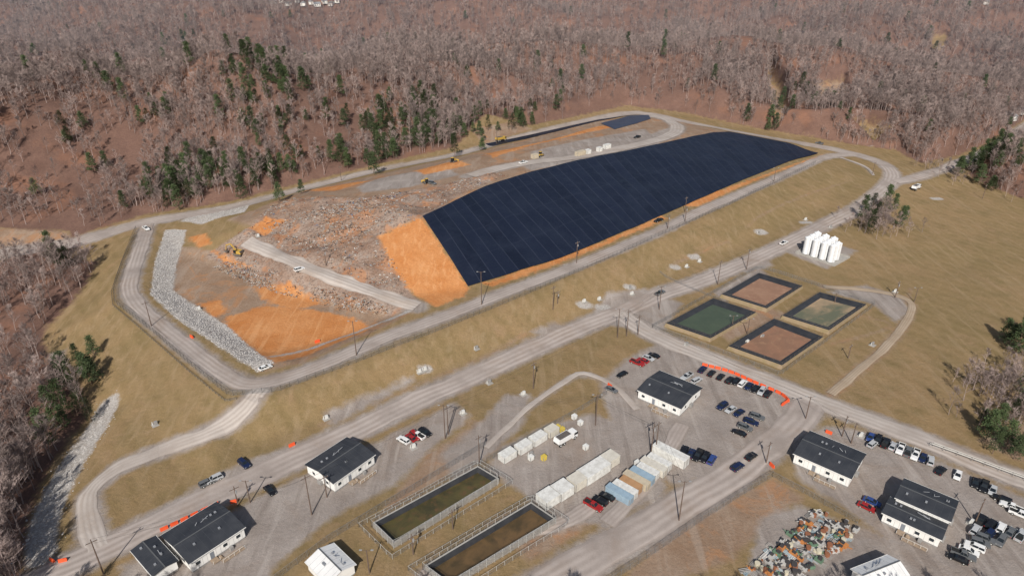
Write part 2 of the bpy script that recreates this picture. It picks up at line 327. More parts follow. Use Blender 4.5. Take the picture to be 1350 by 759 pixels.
# ---------------------------------------------------------------- mesh builder
class MB:
    def __init__(s): s.v=[];s.f=[];s.m=[];s.mats=[]
    def mi(s,mt):
        if mt not in s.mats: s.mats.append(mt)
        return s.mats.index(mt)
    def add(s,vs,fs,mt):
        b=len(s.v);s.v+= [tuple(map(float,q)) for q in vs];i=s.mi(mt)
        for f in fs: s.f.append([b+k for k in f]);s.m.append(i)
    def box(s,c,d,mt,rz=0,ry=0,top=(1,1)):
        vs=[]
        for z in (-.5,.5):
            tx,ty=(top if z>0 else (1,1))
            for x,y in ((-.5,-.5),(.5,-.5),(.5,.5),(-.5,.5)): vs.append(Vector((x*d[0]*tx,y*d[1]*ty,z*d[2])))
        R=Matrix.Rotation(rz,3,'Z')@Matrix.Rotation(ry,3,'Y');vs=[R@q+Vector(c) for q in vs]
        s.add(vs,[(3,2,1,0),(4,5,6,7),(0,1,5,4),(1,2,6,5),(2,3,7,6),(3,0,4,7)],mt)
    def prism(s,prof,y0,y1,mt,y1s=None):
        n=len(prof);vs=[(x,y0,z) for x,z in prof]+[(x,y1,z) for x,z in prof]
        s.add(vs,[list(range(n))[::1],list(range(2*n-1,n-1,-1))]+[(i,i+n,(i+1)%n+n,(i+1)%n) for i in range(n)],mt)
    def beam(s,p,q,r,mt,n=4,r2=None,cap=True):
        p=Vector(p);q=Vector(q);d=(q-p);r2=r if r2 is None else r2
        if d.length<1e-6: return
        d.normalize();a=d.orthogonal().normalized();b=d.cross(a);vs=[]
        for c,rr in ((p,r),(q,r2)):
            for k in range(n): t=2*math.pi*k/n;vs.append(c+(a*math.cos(t)+b*math.sin(t))*rr)
        fs=[(k,(k+1)%n,(k+1)%n+n,k+n) for k in range(n)]
        if cap: fs+=[list(range(n))[::-1],list(range(n,2*n))]
        s.add(vs,fs,mt)
    def quad(s,a,b,c,d,mt): s.add([a,b,c,d],[(0,1,2,3)],mt)
    def mesh(s,name):
        me=bpy.data.meshes.new(name);me.from_pydata(s.v,[],s.f)
        for mt in s.mats: me.materials.append(mt)
        me.polygons.foreach_set('material_index',s.m);me.update();return me
    def obj(s,name,loc=(0,0,0),rz=0): return place(s.mesh(name),name,loc,rz)
def place(me,name,loc=(0,0,0),rz=0,sc=1):
    o=bpy.data.objects.new(name,me);o.location=loc;o.rotation_euler=(0,0,rz);o.scale=(sc,)*3;S.collection.objects.link(o);return o
# ---------------------------------------------------------------- road ribbons
def roadmat(name,lo,hi,base):
    m,nt,bs=newmat(name);bs.inputs['Roughness'].default_value=.93;bs.inputs['Specular IOR Level'].default_value=.2
    co=node(nt,'ShaderNodeNewGeometry').outputs['Position'];c=gravelcol(nt,co,base,lo,hi)
    uv=node(nt,'ShaderNodeUVMap').outputs[0];sx=node(nt,'ShaderNodeSeparateXYZ');nt.links.new(uv,sx.inputs[0])
    u=mth(nt,'ADD',sx.outputs[0],mth(nt,'MULTIPLY',mth(nt,'SUBTRACT',noise(nt,co,.06,3),.5),.22))
    w=mth(nt,'ABSOLUTE',mth(nt,'SINE',mth(nt,'MULTIPLY',u,math.pi*4)))
    tr=mth(nt,'MULTIPLY',mth(nt,'POWER',w,2.),mth(nt,'MULTIPLY',ramp(nt,noise(nt,co,.05,4),.35,.6),.6))
    c=mix(nt,tr,c,tuple(min(1,x*1.2) for x in hi))
    e=mth(nt,'GREATER_THAN',mth(nt,'ABSOLUTE',mth(nt,'SUBTRACT',sx.outputs[0],.5)),.43)
    c=mix(nt,mth(nt,'MULTIPLY',e,.22),c,base)
    nt.links.new(c,bs.inputs['Base Color']);bump(nt,bs,noise(nt,co,3,5),.4,.1);return m
RM={'road':roadmat('gravel_road_surface',(.285,.242,.216),(.385,.335,.305),(.19,.16,.14)),
    'roadlt':roadmat('light_gravel_surface',(.34,.295,.262),(.43,.385,.35),(.24,.2,.175)),
    'dirt':roadmat('dirt_track_surface',(.29,.22,.155),(.36,.29,.22),(.22,.165,.11))}
for q,((nm,px,w,k),W) in enumerate(zip(ROADS,RW)):
    n=len(W);T=np.gradient(W,axis=0);T/=np.linalg.norm(T,axis=1)[:,None]+1e-9;N=np.stack([-T[:,1],T[:,0]],1)
    K=max(4,int(w/1.3));vs=[]
    jl=vnoise(W[:,0],W[:,1],5,20+q)*1.6;jr=vnoise(W[:,0],W[:,1],5,50+q)*1.6
    for j in range(K+1):
        s=j/K;off=(s-.5)*w+(jl if j==0 else jr if j==K else 0)*min(1,w/6)
        p=W+N*np.atleast_1d(off)[:,None] if np.ndim(off) else W+N*off
        z=samp(H,p[:,0],p[:,1])+.14+.02*q-(.12 if j in(0,K) else 0)
        vs.append(np.column_stack([p,z]));
    vs=np.stack(vs,1);fs=[]
    me=bpy.data.meshes.new(nm)
    for i in range(n-1):
        for j in range(K): a=i*(K+1)+j;fs.append((a,a+1,a+K+2,a+K+1))
    me.from_pydata(vs.reshape(-1,3).tolist(),[],fs);ul=me.uv_layers.new()
    vi=np.array([l.vertex_index for l in me.loops]);ul.data.foreach_set('uv',np.column_stack([(vi%(K+1))/K,(vi//(K+1))*2.5]).astype(np.float32).ravel())
    me.materials.append(RM[k]);me.update();place(me,nm)
# ---------------------------------------------------------------- tarp
m,nt,bs=newmat('geomembrane');TM=m;bs.inputs['Roughness'].default_value=.5;bs.inputs['Specular IOR Level'].default_value=.35
uv=node(nt,'ShaderNodeUVMap').outputs[0];sx=node(nt,'ShaderNodeSeparateXYZ');nt.links.new(uv,sx.inputs[0])
co=node(nt,'ShaderNodeNewGeometry').outputs['Position']
u=mth(nt,'ADD',sx.outputs[0],mth(nt,'MULTIPLY',noise(nt,co,.05,3),.8))
fr=mth(nt,'FRACT',mth(nt,'DIVIDE',u,6.8));ln=mth(nt,'LESS_THAN',fr,.045)
fv=mth(nt,'FRACT',mth(nt,'DIVIDE',sx.outputs[1],17.));lv=mth(nt,'MULTIPLY',mth(nt,'LESS_THAN',fv,.02),.3)
pan=node(nt,'ShaderNodeTexWhiteNoise',noise_dimensions='1D');nt.links.new(mth(nt,'FLOOR',mth(nt,'DIVIDE',u,6.8)),pan.inputs['W'])
c=mix(nt,pan.outputs['Value'],(.005,.008,.019),(.008,.012,.027));c=mix(nt,ramp(nt,noise(nt,co,.08,6,.7),.45,.75),c,(.013,.018,.034))
c=mix(nt,mth(nt,'MULTIPLY',mth(nt,'MAXIMUM',ln,lv),.5),c,(.05,.06,.09));nt.links.new(c,bs.inputs['Base Color'])
bump(nt,bs,mth(nt,'ADD',noise(nt,co,.35,5,.6),mth(nt,'MULTIPLY',ln,.4)),.7,.5)
def resamp(px,n):
    W=np.array(PL(px));d=np.r_[0,np.cumsum(np.linalg.norm(np.diff(W,axis=0),axis=1))];t=np.linspace(0,d[-1],n)
    return np.column_stack([np.interp(t,d,W[:,0]),np.interp(t,d,W[:,1])]),t
def patch(name,top,bot,nu,nv,mat,dz=.3,wr=.15):
    A,ta=resamp(top,nu);B,tb=resamp(bot,nu);vs=[];uvs=[]
    for j in range(nv):
        s=j/(nv-1);p=B*(1-s)+A*s;t=tb
        z=samp(H,p[:,0],p[:,1])+dz+vnoise(p[:,0],p[:,1],3,33)*wr*(0 if j in(0,nv-1) else 1)+(vnoise(p[:,0],p[:,1],22,34)*1.1 if wr>.2 else 0)*math.sin(math.pi*s)
        vs.append(np.column_stack([p,z]));uvs.append(np.column_stack([t,np.full(nu,s*60)]))
    vs=np.concatenate(vs);uvs=np.concatenate(uvs)
    fs=[(j*nu+i,j*nu+i+1,(j+1)*nu+i+1,(j+1)*nu+i) for j in range(nv-1) for i in range(nu-1)]
    me=bpy.data.meshes.new(name);me.from_pydata(vs.tolist(),[],fs);ul=me.uv_layers.new()
    vi=np.array([l.vertex_index for l in me.loops]);ul.data.foreach_set('uv',uvs[vi].astype(np.float32).ravel())
    me.polygons.foreach_set('use_smooth',np.ones(len(me.polygons),bool));me.materials.append(mat);me.update();return place(me,name)
patch('landfill_liner_tarp',[(557,287),(600,266),(640,247),(700,228),(760,213),(850,195),(940,176),(962,175),(1000,182),(1040,190),(1078,203)],
  [(617,379),(640,372),(690,356),(740,341),(800,316),(870,286),(920,264),(980,238),(1040,214),(1078,203.5)],260,60,TM,.8,.25)
patch('liner_strip',[(640,190),(700,178),(790,158),(850,150)],[(650,193),(700,182),(780,162),(800,157)],60,5,TM)
BL=M('blue_liner',(.025,.04,.075),(.035,.055,.09),.2,.5)
patch('blue_liner_sheet',[(792,163),(830,153),(855,152)],[(810,171),(840,163),(858,157)],30,12,BL)
# ---------------------------------------------------------------- trees
barkc=M('bare_branch_bark',(.335,.265,.242),(.20,.150,.135),.5,.9,rand=.7)
pinec=M('pine_needles',(.055,.08,.025),(.03,.048,.016),.6,.85,rand=.6)
trunkc=M('pine_bark',(.16,.11,.08),None,2,.9)
def bare(seed,h=16):
    r=random.Random(seed);b=MB();pts=[Vector((0,0,-.5))]
    for k in range(1,6): pts.append(pts[-1]+Vector((r.uniform(-.35,.35),r.uniform(-.35,.35),(h+.5)/5)))
    rad=[.21,.17,.13,.09,.05,.02]
    for k in range(5): b.beam(pts[k],pts[k+1],rad[k],barkc,4,rad[k+1],False)
    for i in range(17):
        t=r.uniform(.3,.95)*5;k=min(4,int(t));o=pts[k].lerp(pts[k+1],t-k);a=r.uniform(0,6.28);el=r.uniform(.6,1.15)
        L=(1.15-t/5)*h*.42*r.uniform(.7,1.1);d=Vector((math.cos(a)*math.cos(el),math.sin(a)*math.cos(el),math.sin(el)))
        e=o+d*L;b.beam(o,e,.07,barkc,3,.03,False)
        for j in range(7):
            s=r.uniform(.3,1);o2=o.lerp(e,s);d2=(d+Vector((r.uniform(-.8,.8),r.uniform(-.8,.8),r.uniform(-.2,.7)))).normalized()
            e2=o2+d2*L*r.uniform(.25,.5);b.beam(o2,e2,.034,barkc,3,.015,False)
            for q in range(4):
                o3=o2.lerp(e2,r.uniform(.3,1));d3=(d2+Vector((r.uniform(-.8,.8),r.uniform(-.8,.8),r.uniform(-.2,.8)))).normalized()
                sd=d3.orthogonal().normalized()*.04
                b.add([o3-sd,o3+sd,o3+d3*r.uniform(.7,1.6)],[(0,1,2)],barkc)
    return b.mesh('bare_tree')
def pine(seed,h=13,w=3.2):
    r=random.Random(seed);b=MB();b.beam((0,0,-.5),(0,0,h*.95),.2,trunkc,5,.04,False)
    for i in range(85):
        t=r.random()**.8;z=h*(.15+.85*t);rr=w*(1-t)**.75*r.uniform(.45,1.05)+.15;a=r.uniform(0,6.28)
        c=Vector((math.cos(a)*rr,math.sin(a)*rr,z+r.uniform(-.3,.3)))
        if i%3==0: b.beam((0,0,z-.5),c,.05,trunkc,3,.02,False)
        for k in range(18):
            p=c+Vector((r.gauss(0,.55),r.gauss(0,.55),r.gauss(0,.33)));n=Vector((r.gauss(0,1),r.gauss(0,1),r.gauss(0,1))).normalized();m2=n.orthogonal().normalized();q=r.uniform(.22,.42)
            b.add([p-m2*q*.6,p+m2*q*.6,p+n*q*1.4],[(0,1,2)],pinec)
    return b.mesh('pine_tree')
def scatter(name,pts,rz,sc,ix,meshes):
    col=bpy.data.collections.new(name+'_source')
    for i,mm in enumerate(meshes):
        o=bpy.data.objects.new('%s_part_%d'%(name,i),mm);col.objects.link(o)
    me=bpy.data.meshes.new(name);me.vertices.add(len(pts));me.vertices.foreach_set('co',np.asarray(pts,np.float32).ravel())
    for nm,ty,arr in (('rz','FLOAT',rz),('sc','FLOAT',sc),('ix','INT',ix)):
        a=me.attributes.new(nm,ty,'POINT');a.data.foreach_set('value',np.asarray(arr,np.float32 if ty=='FLOAT' else np.int32))
    o=place(me,name);g=bpy.data.node_groups.new(name,'GeometryNodeTree')
    g.interface.new_socket('Geometry',in_out='INPUT',socket_type='NodeSocketGeometry');g.interface.new_socket('Geometry',in_out='OUTPUT',socket_type='NodeSocketGeometry')
    gi=g.nodes.new('NodeGroupInput');go=g.nodes.new('NodeGroupOutput');ci=g.nodes.new('GeometryNodeCollectionInfo');ip=g.nodes.new('GeometryNodeInstanceOnPoints')
    ci.inputs['Collection'].default_value=col;ci.inputs['Separate Children'].default_value=True;ci.inputs['Reset Children'].default_value=True
    def na(n,t):
        a=g.nodes.new('GeometryNodeInputNamedAttribute');a.data_type=t;a.inputs[0].default_value=n;return a.outputs[0]
    cx=g.nodes.new('ShaderNodeCombineXYZ');er=g.nodes.new('FunctionNodeEulerToRotation')
    L=g.links.new;L(gi.outputs[0],ip.inputs['Points']);L(ci.outputs[0],ip.inputs['Instance']);ip.inputs['Pick Instance'].default_value=True
    L(na('ix','INT'),ip.inputs['Instance Index']);L(na('rz','FLOAT'),cx.inputs[2]);L(cx.outputs[0],er.inputs[0]);L(er.outputs[0],ip.inputs['Rotation'])
    L(na('sc','FLOAT'),ip.inputs['Scale']);L(ip.outputs[0],go.inputs[0])
    md=o.modifiers.new('scatter','NODES');md.node_group=g;return o
bares=[bare(i,h) for i,h in ((1,16),(2,14),(3,17),(4,15),(5,13))]
pines=[pine(11),pine(12,11,3.6),pine(13,15,3)]
def inview(x,y,z,mg=1.12):
    dy=y*cp-(z-CH)*sp;up=y*sp+(z-CH)*cp
    return (dy>50)&(np.abs(x/dy)<.75*mg+.02)&(up/dy<.5)&(up/dy>-.5)
def forest_pts(n,y0,y1):
    y=rng.uniform(y0,y1,n);x=rng.uniform(-1,1,n)*(y*1.15+60);z=samp(H,x,y);f=samp(Mf,x,y)
    k=inview(x,y,z)&(f>.5+rng.random(n)*.15);return np.column_stack([x,y,z])[k]
def area_n(y0,y1,per): return int((y1-y0)*(y0+y1+120)*1.15*1.0/per)
fp=np.concatenate([forest_pts(area_n(60,420,12),60,420),forest_pts(area_n(420,700,14),420,700),forest_pts(area_n(700,1200,36),700,1200),forest_pts(area_n(1200,2300,90),1200,2300)])
thin=.6*(vnoise(fp[:,0],fp[:,1],75,77)+.5)+.4*(vnoise(fp[:,0],fp[:,1],28,79)+.5)
fp=fp[rng.random(len(fp))<np.clip((thin-.2)*2.4,.22,1)]
n=len(fp)
scl=rng.uniform(.5,.98,n)*np.where(fp[:,1]>1200,1.35,np.where(fp[:,1]>700,1.12,1))*(.8+.42*(vnoise(fp[:,0],fp[:,1],60,78)+.5))
scatter('bare_forest',fp,rng.uniform(0,6.28,n),scl,rng.integers(0,5,n),bares)
PC=[(222,250,18,9),(250,245,26,12),(285,243,18,11),(350,240,14,10),(395,232,12,9),(440,220,6,10),(490,203,18,10),(545,175,36,13),(590,180,28,13),(560,150,18,13),(345,112,26,15),(350,90,12,12),(380,165,10,13),(640,110,6,15),(690,155,10,12),(78,545,10,5),(95,505,8,5),(72,350,5,5),
    (740,118,6,12),(1060,125,8,12),(1030,140,6,10),(210,170,7,15),(250,60,4,10),(1290,222,16,9),(1310,232,10,7),(1335,190,10,10),(1345,175,8,8),(1145,292,9,6),(1165,278,5,5),(600,80,6,14),(870,60,6,20),(1010,170,4,8),(90,210,6,12),(140,120,6,14),(330,85,10,12)]
pp=[]
for u,v,c,s in PC:
    q=P(u,v)
    for _ in range(c):
        x,y=q[0]+random.gauss(0,s),q[1]+random.gauss(0,s*1.3);pp.append((x,y,hz(x,y)))
ex=forest_pts(area_n(300,1600,4500),300,1600);pp=np.concatenate([np.array(pp),ex])
fr_=samp(roadm,pp[:,0],pp[:,1]);pp=pp[fr_<.3]
n=len(pp);scatter('pine_grove',pp,rng.uniform(0,6.28,n),rng.uniform(.55,1.1,n),rng.integers(0,3,n),pines)
q=[]
for u,v,c,s in [(1150,300,26,6),(1165,290,22,6),(1180,305,8,5),(1135,305,10,4),(1315,520,30,7),(1322,550,26,7),(1335,500,16,6),(1345,580,14,6),(1250,232,14,8),(1335,240,10,8),(1225,222,8,5)]:
    o=P(u,v)
    for _ in range(c):
        x,y=o[0]+random.gauss(0,s),o[1]+random.gauss(0,s);q.append((x,y,hz(x,y)))
n=len(q);scatter('bare_grove',q,rng.uniform(0,6.28,n),rng.uniform(.4,.72,n),rng.integers(0,5,n),bares)
for u,v,s in [(1330,458,.9),(1338,466,1.),(1352,470,1.1),(1345,445,.8),(1322,450,.7),(1300,580,.9),(1308,598,.7),(1292,565,.6),(1312,570,.75),(1325,590,.8),(1345,540,.8),(1350,600,.9),(1362,450,1.1),(1336,605,.7),(1342,520,.7),(1330,560,.7),(1150,288,.6),(1142,300,.55)]:
    o=P(u,v);place(random.choice(pines),'pine_tree',o,random.uniform(0,6),s)
# ---------------------------------------------------------------- rocks and debris
def inpoly(x,y,pl):
    c=np.zeros(len(x),bool);n=len(pl)
    for k in range(n):
        a,b=pl[k],pl[(k+1)%n];t=((a[1]>y)!=(b[1]>y))
        if a[1]!=b[1]: c^=t&(x<(b[0]-a[0])*(y-a[1])/(b[1]-a[1])+a[0])
    return c
def ptsin(px,n):
    pl=np.array(PL(px));lo=pl.min(0);hi=pl.max(0);out=[]
    while len(out)<n:
        x=rng.uniform(lo[0],hi[0],n);y=rng.uniform(lo[1],hi[1],n);k=inpoly(x,y,pl);out+=list(zip(x[k],y[k]))
    out=np.array(out[:n]);return np.column_stack([out,samp(H,out[:,0],out[:,1])])
rk=M('riprap_stone',(.47,.445,.42),(.35,.33,.31),1,.9,rand=.4)
def stone(seed,mat,s=1):
    r=random.Random(seed);b=MB();V=[]
    for z,rr in ((-.4,.6),(.1,1),(.55,.55)):
        for k in range(5): a=k*1.256+z;V.append((math.cos(a)*rr*r.uniform(.6,1.1)*s,math.sin(a)*rr*r.uniform(.6,1.1)*s,z*s*r.uniform(.4,.7)))
    fs=[(k+5*l,(k+1)%5+5*l,(k+1)%5+5*l+5,k+5*l+5) for l in (0,1) for k in range(5)]+[(10,11,12,13,14),(4,3,2,1,0)]
    b.add(V,fs,mat);return b.mesh('stone')
rs=[stone(i,rk,.27) for i in range(4)]
rp=np.concatenate([ptsin(RR[0],5600),ptsin(RR[1],1000)])
W=smooth(PL([(143,535),(125,570),(100,605),(75,650),(58,690),(52,740)]),.05);W=W[rng.integers(0,len(W),1100)]+rng.normal(0,2.1,(1100,2))
rp=np.concatenate([rp,np.column_stack([W,samp(H,W[:,0],W[:,1])])])
n=len(rp);scatter('riprap_rocks',rp,rng.uniform(0,6.28,n),rng.uniform(.5,1.5,n),rng.integers(0,4,n),rs)
dcs=[M('debris_white',(.6,.58,.55)),M('debris_grey',(.33,.31,.29)),M('debris_dark',(.05,.045,.045)),M('debris_brown',(.24,.15,.10)),M('debris_blue',(.1,.18,.32)),M('debris_tan',(.38,.29,.21)),M('debris_rust',(.25,.10,.05)),M('debris_clay',(.36,.19,.1))]
ds=[]
for i,c in enumerate(dcs+dcs[:4]):
    b=MB()
    for k in range(4): b.box((random.gauss(0,.5),random.gauss(0,.5),random.uniform(-.05,.2)),(random.uniform(.2,.9),random.uniform(.12,.5),random.uniform(.08,.35)),c,random.uniform(0,3),random.uniform(-.6,.6))
    ds.append(b.mesh('debris'))
wp=np.concatenate([ptsin(WA[0],4300),ptsin([(300,345),(340,355),(440,385),(520,405),(510,418),(440,405),(330,375),(280,352)],1900),ptsin([(345,300),(470,262),(555,290),(500,312),(520,345),(480,350)],1500)])
wd=vnoise(wp[:,0],wp[:,1],12,91)+.5;wp=wp[rng.random(len(wp))<wd*1.7-.25]
rm_=samp(roadm,wp[:,0],wp[:,1]);wp=wp[rm_<.5]
n=len(wp);scatter('waste_debris',wp,rng.uniform(0,6.28,n),rng.uniform(.3,1.0,n),rng.choice(12,n,p=[.04,.17,.15,.15,.01,.11,.05,.10,.03,.10,.04,.05]),ds)
# scrap yard: stored steel parts and machinery
sb=[]
for i,c in enumerate([dcs[1],M('part_grey',(.45,.44,.42)),dcs[2],dcs[0],M('part_orange',(.5,.2,.06)),dcs[6],M('part_pale_blue',(.3,.4,.45)),M('part_green',(.12,.2,.13)),M('part_cream',(.55,.5,.38))]):
    b=MB()
    if i%3==0:
        for k in range(6): b.beam((-1.6,k*.22-.6,.15+(k%2)*.2),(1.6,k*.22-.6,.15+(k%2)*.2),.1,c,6)
    elif i%3==1: b.box((0,0,.5),(1.8,1.1,.9),c);b.box((.2,.1,1.1),(.8,.7,.4),dcs[2]);b.beam((-1,0,.6),(-1.9,0,.9),.12,c,6)
    else: b.beam((0,0,0),(0,0,1.2),.6,c,10);b.box((1.1,.2,.3),(1.,.9,.5),dcs[1])
    sb.append(b.mesh('scrap_part'))
sy=ptsin([(980,752),(1045,700),(1072,672),(1132,697),(1105,727),(1060,757),(1000,765)],260)
n=len(sy);scatter('scrap_yard_parts',sy,rng.choice([.7,.75,-.85,2.2,.2],n),rng.uniform(.5,1.25,n),rng.choice(9,n,p=[.16,.16,.12,.14,.09,.1,.09,.05,.09]),sb)
sy=ptsin([(1000,748),(1045,705),(1085,685),(1120,700),(1060,752)],60)
n=len(sy);scatter('scrap_pile',sy,rng.uniform(0,6.28,n),rng.uniform(.6,1.2,n),rng.choice(12,n,p=[.16,.22,.15,.1,.03,.1,.06,.03,.07,.03,.02,.03]),ds)
# ---------------------------------------------------------------- vehicles
gl=M('car_glass',(.015,.02,.025),None,1,.08);ty=M('tyre_rubber',(.015,.015,.015),None,1,.9);chrome=M('lamp_lens',(.6,.6,.58),None,1,.2);redl=M('tail_lamp',(.4,.01,.01),None,1,.3)
def paint(n,c): return M('paint_'+n,c,tuple(x*.93 for x in c),.5,.25)
PT=[('white',(.72,.72,.71)),('black',(.012,.012,.014)),('silver',(.42,.43,.44)),('grey',(.12,.125,.13)),('red',(.30,.02,.02)),('blue',(.03,.06,.2)),('darkblue',(.012,.02,.06))]
def wheels(b,xs,yy,r=.34,w=.24):
    for x in xs:
        for s in (-1,1): b.beam((x,s*yy-w/2,r),(x,s*yy+w/2,r),r,ty,12);b.beam((x,s*(yy+w/2)-.01,r),(x,s*(yy+w/2)+.015,r),r*.5,chrome,8)
def car(kind,pm):
    b=MB()
    if kind=='pickup':
        b.prism([(-2.85,.45),(-2.85,1.0),(-.7,1.02),(1.2,1.08),(2.6,1.0),(2.85,.8),(2.85,.42)],-.95,.95,pm)
        b.box((-1.85,0,1.1),(1.8,1.5,.02),ty)
        for s in (-1,1): b.box((-1.85,s*.88,1.13),(2.0,.1,.25),pm)
        b.box((-2.8,0,1.12),(.08,1.8,.24),pm);x0,x1,t0,t1,zt=-.9,1.15,-.6,.45,1.78;wheels(b,(-1.8,1.85),.85,.4);L=2.85
    elif kind=='suv':
        b.prism([(-2.35,.4),(-2.4,.95),(-2.3,1.05),(1.0,1.07),(2.15,.98),(2.35,.75),(2.35,.38)],-.92,.92,pm)
        x0,x1,t0,t1,zt=-2.3,1.1,-2.05,.35,1.7;wheels(b,(-1.4,1.45),.82,.37);L=2.35
    else:
        b.prism([(-2.3,.35),(-2.38,.7),(-2.25,.9),(.9,.93),(2.1,.76),(2.33,.58),(2.33,.33)],-.88,.88,pm)
        x0,x1,t0,t1,zt=-1.95,1.1,-1.35,.15,1.42;wheels(b,(-1.4,1.4),.8,.33);L=2.33
    zb=1.0 if kind!='sedan' else .9
    V=[(x0,-.8,zb),(x1,-.8,zb),(x1,.8,zb),(x0,.8,zb),(t0,-.62,zt),(t1,-.62,zt),(t1,.62,zt),(t0,.62,zt)]
    b.add(V,[(0,1,5,4),(1,2,6,5),(2,3,7,6),(3,0,4,7)],gl)
    b.box(((t0+t1)/2,0,zt+.015),(t1-t0+.08,1.3,.05),pm,top=(.92,.9))
    for s in (-1,1):
        for A,B in ((0,4),(1,5),):
            p=Vector(V[A]);q=Vector(V[B]);b.beam((p.x,s*.8,p.z),(q.x,s*.62,q.z),.045,pm,4)
        xm=(x0+x1)/2-.1;b.beam((xm,s*.81,zb),((t0+t1)/2-.1,s*.63,zt),.05,pm,4);b.box((x1-.25,s*.98,zb+.08),(.2,.16,.12),pm)
        b.box((L+.005,s*.65,.68 if kind=='sedan' else .85),(.04,.35,.12),chrome);b.box((-L-.03,s*.7,.75 if kind=='sedan' else .9),(.04,.25,.16),redl)
    b.box((L+.02,0,.42),(.06,1.6,.12),ty);return b.mesh('parked_car')
CARS={}
def getcar(k,p):
    if (k,p) not in CARS: CARS[(k,p)]=car(k,paint(*PT[p]))
    return CARS[(k,p)]
A1=math.radians(40);A2=math.radians(-42)
def pc(u,v,ang,k=None,p=None):
    k=k or random.choice(['sedan','suv','suv','pickup','sedan']);p=p if p is not None else random.choice([0,0,1,1,1,2,3,3,4,5,6,6,1]);o=P(u,v)
    o[2]+=.2 if samp(roadm,[o[0]],[o[1]])[0]>.6 else .02
    place(getcar(k,p),'pickup_truck' if k=='pickup' else 'parked_car',o,ang+random.gauss(0,.04)+random.choice([0,math.pi]))
def row(u0,v0,u1,v1,n,ang,miss=0):
    for i in range(n):
        if random.random()<miss: continue
        t=i/max(1,n-1);pc(u0+(u1-u0)*t,v0+(v1-v0)*t,ang)
row(926,489,962,503,4,A1+.2);row(970,504,1012,521,6,A1+.2);row(952,537,974,546,3,A1);row(974,572,998,551,4,A2+.1);row(902,596,938,608,5,A1+.3);row(840,480,862,470,4,A2);pc(820,495,A1,'sedan',1);pc(806,515,A2,'sedan',3)
row(905,498,918,503,2,A1);row(1147,578,1226,609,9,A1+.2);row(1150,587,1162,592,1,A1);row(1262,628,1308,648,5,A1+.2,.1);row(1292,688,1345,708,5,A1,.1);row(1285,700,1335,722,4,A1,.3)
row(1262,738,1298,712,6,A2+.1);row(1320,660,1345,680,3,A2);pc(1142,670,A2,'sedan',4);pc(1149,663,A2,'sedan',5)
pc(1240,622,A1,'sedan',1);pc(322,613,A2,'suv',6);pc(283,633,A1,'suv',2);pc(274,638,A1,'suv',3);pc(356,648,A2,'sedan',1);row(532,582,560,572,4,A2);pc(548,576,A2,'suv',4)
pc(972,618,A1,'suv',6);pc(990,604,A1,'sedan',1);pc(868,292,A1,'pickup',1);row(782,668,800,656,3,A2)
pc(1080,190,A2,'pickup',3);pc(193,303,A2,'pickup',0);pc(395,357,A1,'suv',0);pc(1033,322,A1,'pickup',0);pc(350,486,A1,'sedan',0);pc(870,388,A1,'pickup',3)
pc(570,243,A2,'suv',3);pc(690,216,A1,'pickup',0);pc(840,182,A1,'pickup',1)
yel=M('machine_yellow',(.50,.32,.06),(.4,.25,.05),1,.6);stl=M('worn_steel',(.12,.11,.10),(.2,.17,.15),2,.6,.4)
def tracks(b,L,w,y,h=.9):
    for s in (-1,1):
        b.prism([(-L/2,.3),(-L/2+.3,0),(L/2-.3,0),(L/2,.3),(L/2,h-.3),(L/2-.3,h),(-L/2+.3,h),(-L/2,h-.3)],s*y-w/2,s*y+w/2,stl)
def excavator():
    b=MB();tracks(b,4.2,.6,1.3);b.box((-.3,0,1.7),(3.6,2.8,1.3),yel,top=(.95,.95));b.box((1.0,.9,2.1),(1.5,1,1.8),gl);b.box((1.,.9,3.05),(1.55,1.05,.12),yel);b.box((-1.9,0,1.9),(.5,2.7,1.2),stl)
    b.beam((1.,-.2,1.9),(3.8,-.2,5),.28,yel,4,.32);b.beam((3.8,-.2,5),(6.2,-.2,4.3),.3,yel,4,.24);b.beam((6.2,-.2,4.5),(7,-.2,1.6),.22,yel,4,.18);b.prism([(6.5,1.7),(7.4,1.5),(7.5,.6),(6.7,.3),(6.1,.8)],-.8,.4,stl);return b
def dozer():
    b=MB();tracks(b,3.8,.6,1.1,1.1);b.box((.5,0,1.5),(2.4,1.3,1.1),yel,top=(.95,.9));b.box((-.9,0,2.0),(1.5,1.6,1.9),gl,top=(.85,.85));b.box((-.9,0,3.),(1.6,1.7,.14),yel);b.prism([(2.4,.1),(2.7,.1),(2.55,.7),(2.75,1.4),(2.5,1.4),(2.3,.7)],-1.9,1.9,yel)
    for s in(-1,1): b.beam((0,s*1.5,.6),(2.4,s*1.5,.5),.1,stl)
    b.beam((1,.3,2),(1,.3,2.9),.06,stl,6);b.beam((-1.9,0,.8),(-2.8,0,.3),.12,stl);return b
def dumptruck(col):
    b=MB();b.box((3.2,0,1.7),(2.2,2.5,2.0),col,top=(.8,.92));b.box((3.55,0,2.1),(1.7,2.54,.8),gl,top=(.85,.95));b.box((0,0,.95),(7.6,1.1,.35),stl)
    b.prism([(-4,1.5),(-3.6,2.9),(1.8,2.9),(1.9,1.3),(-3,1.2)],-1.3,1.3,col);b.box((-.9,0,2.92),(4.8,2.2,.04),stl);wheels(b,(-3,-1.5,3.1),1.05,.6,.45);return b
def roller():
    b=MB();b.box((0,0,1.4),(2.6,1.7,1),yel);b.box((.3,0,2.5),(1.4,1.5,1.3),gl,top=(.9,.9));b.box((.3,0,3.2),(1.6,1.7,.1),yel);b.beam((2.4,-1.,.8),(2.4,1.,.8),.8,stl,14);wheels(b,(-1.2,),.9,.75,.5);b.box((2,0,1.1),(1.4,2.3,.2),yel);return b
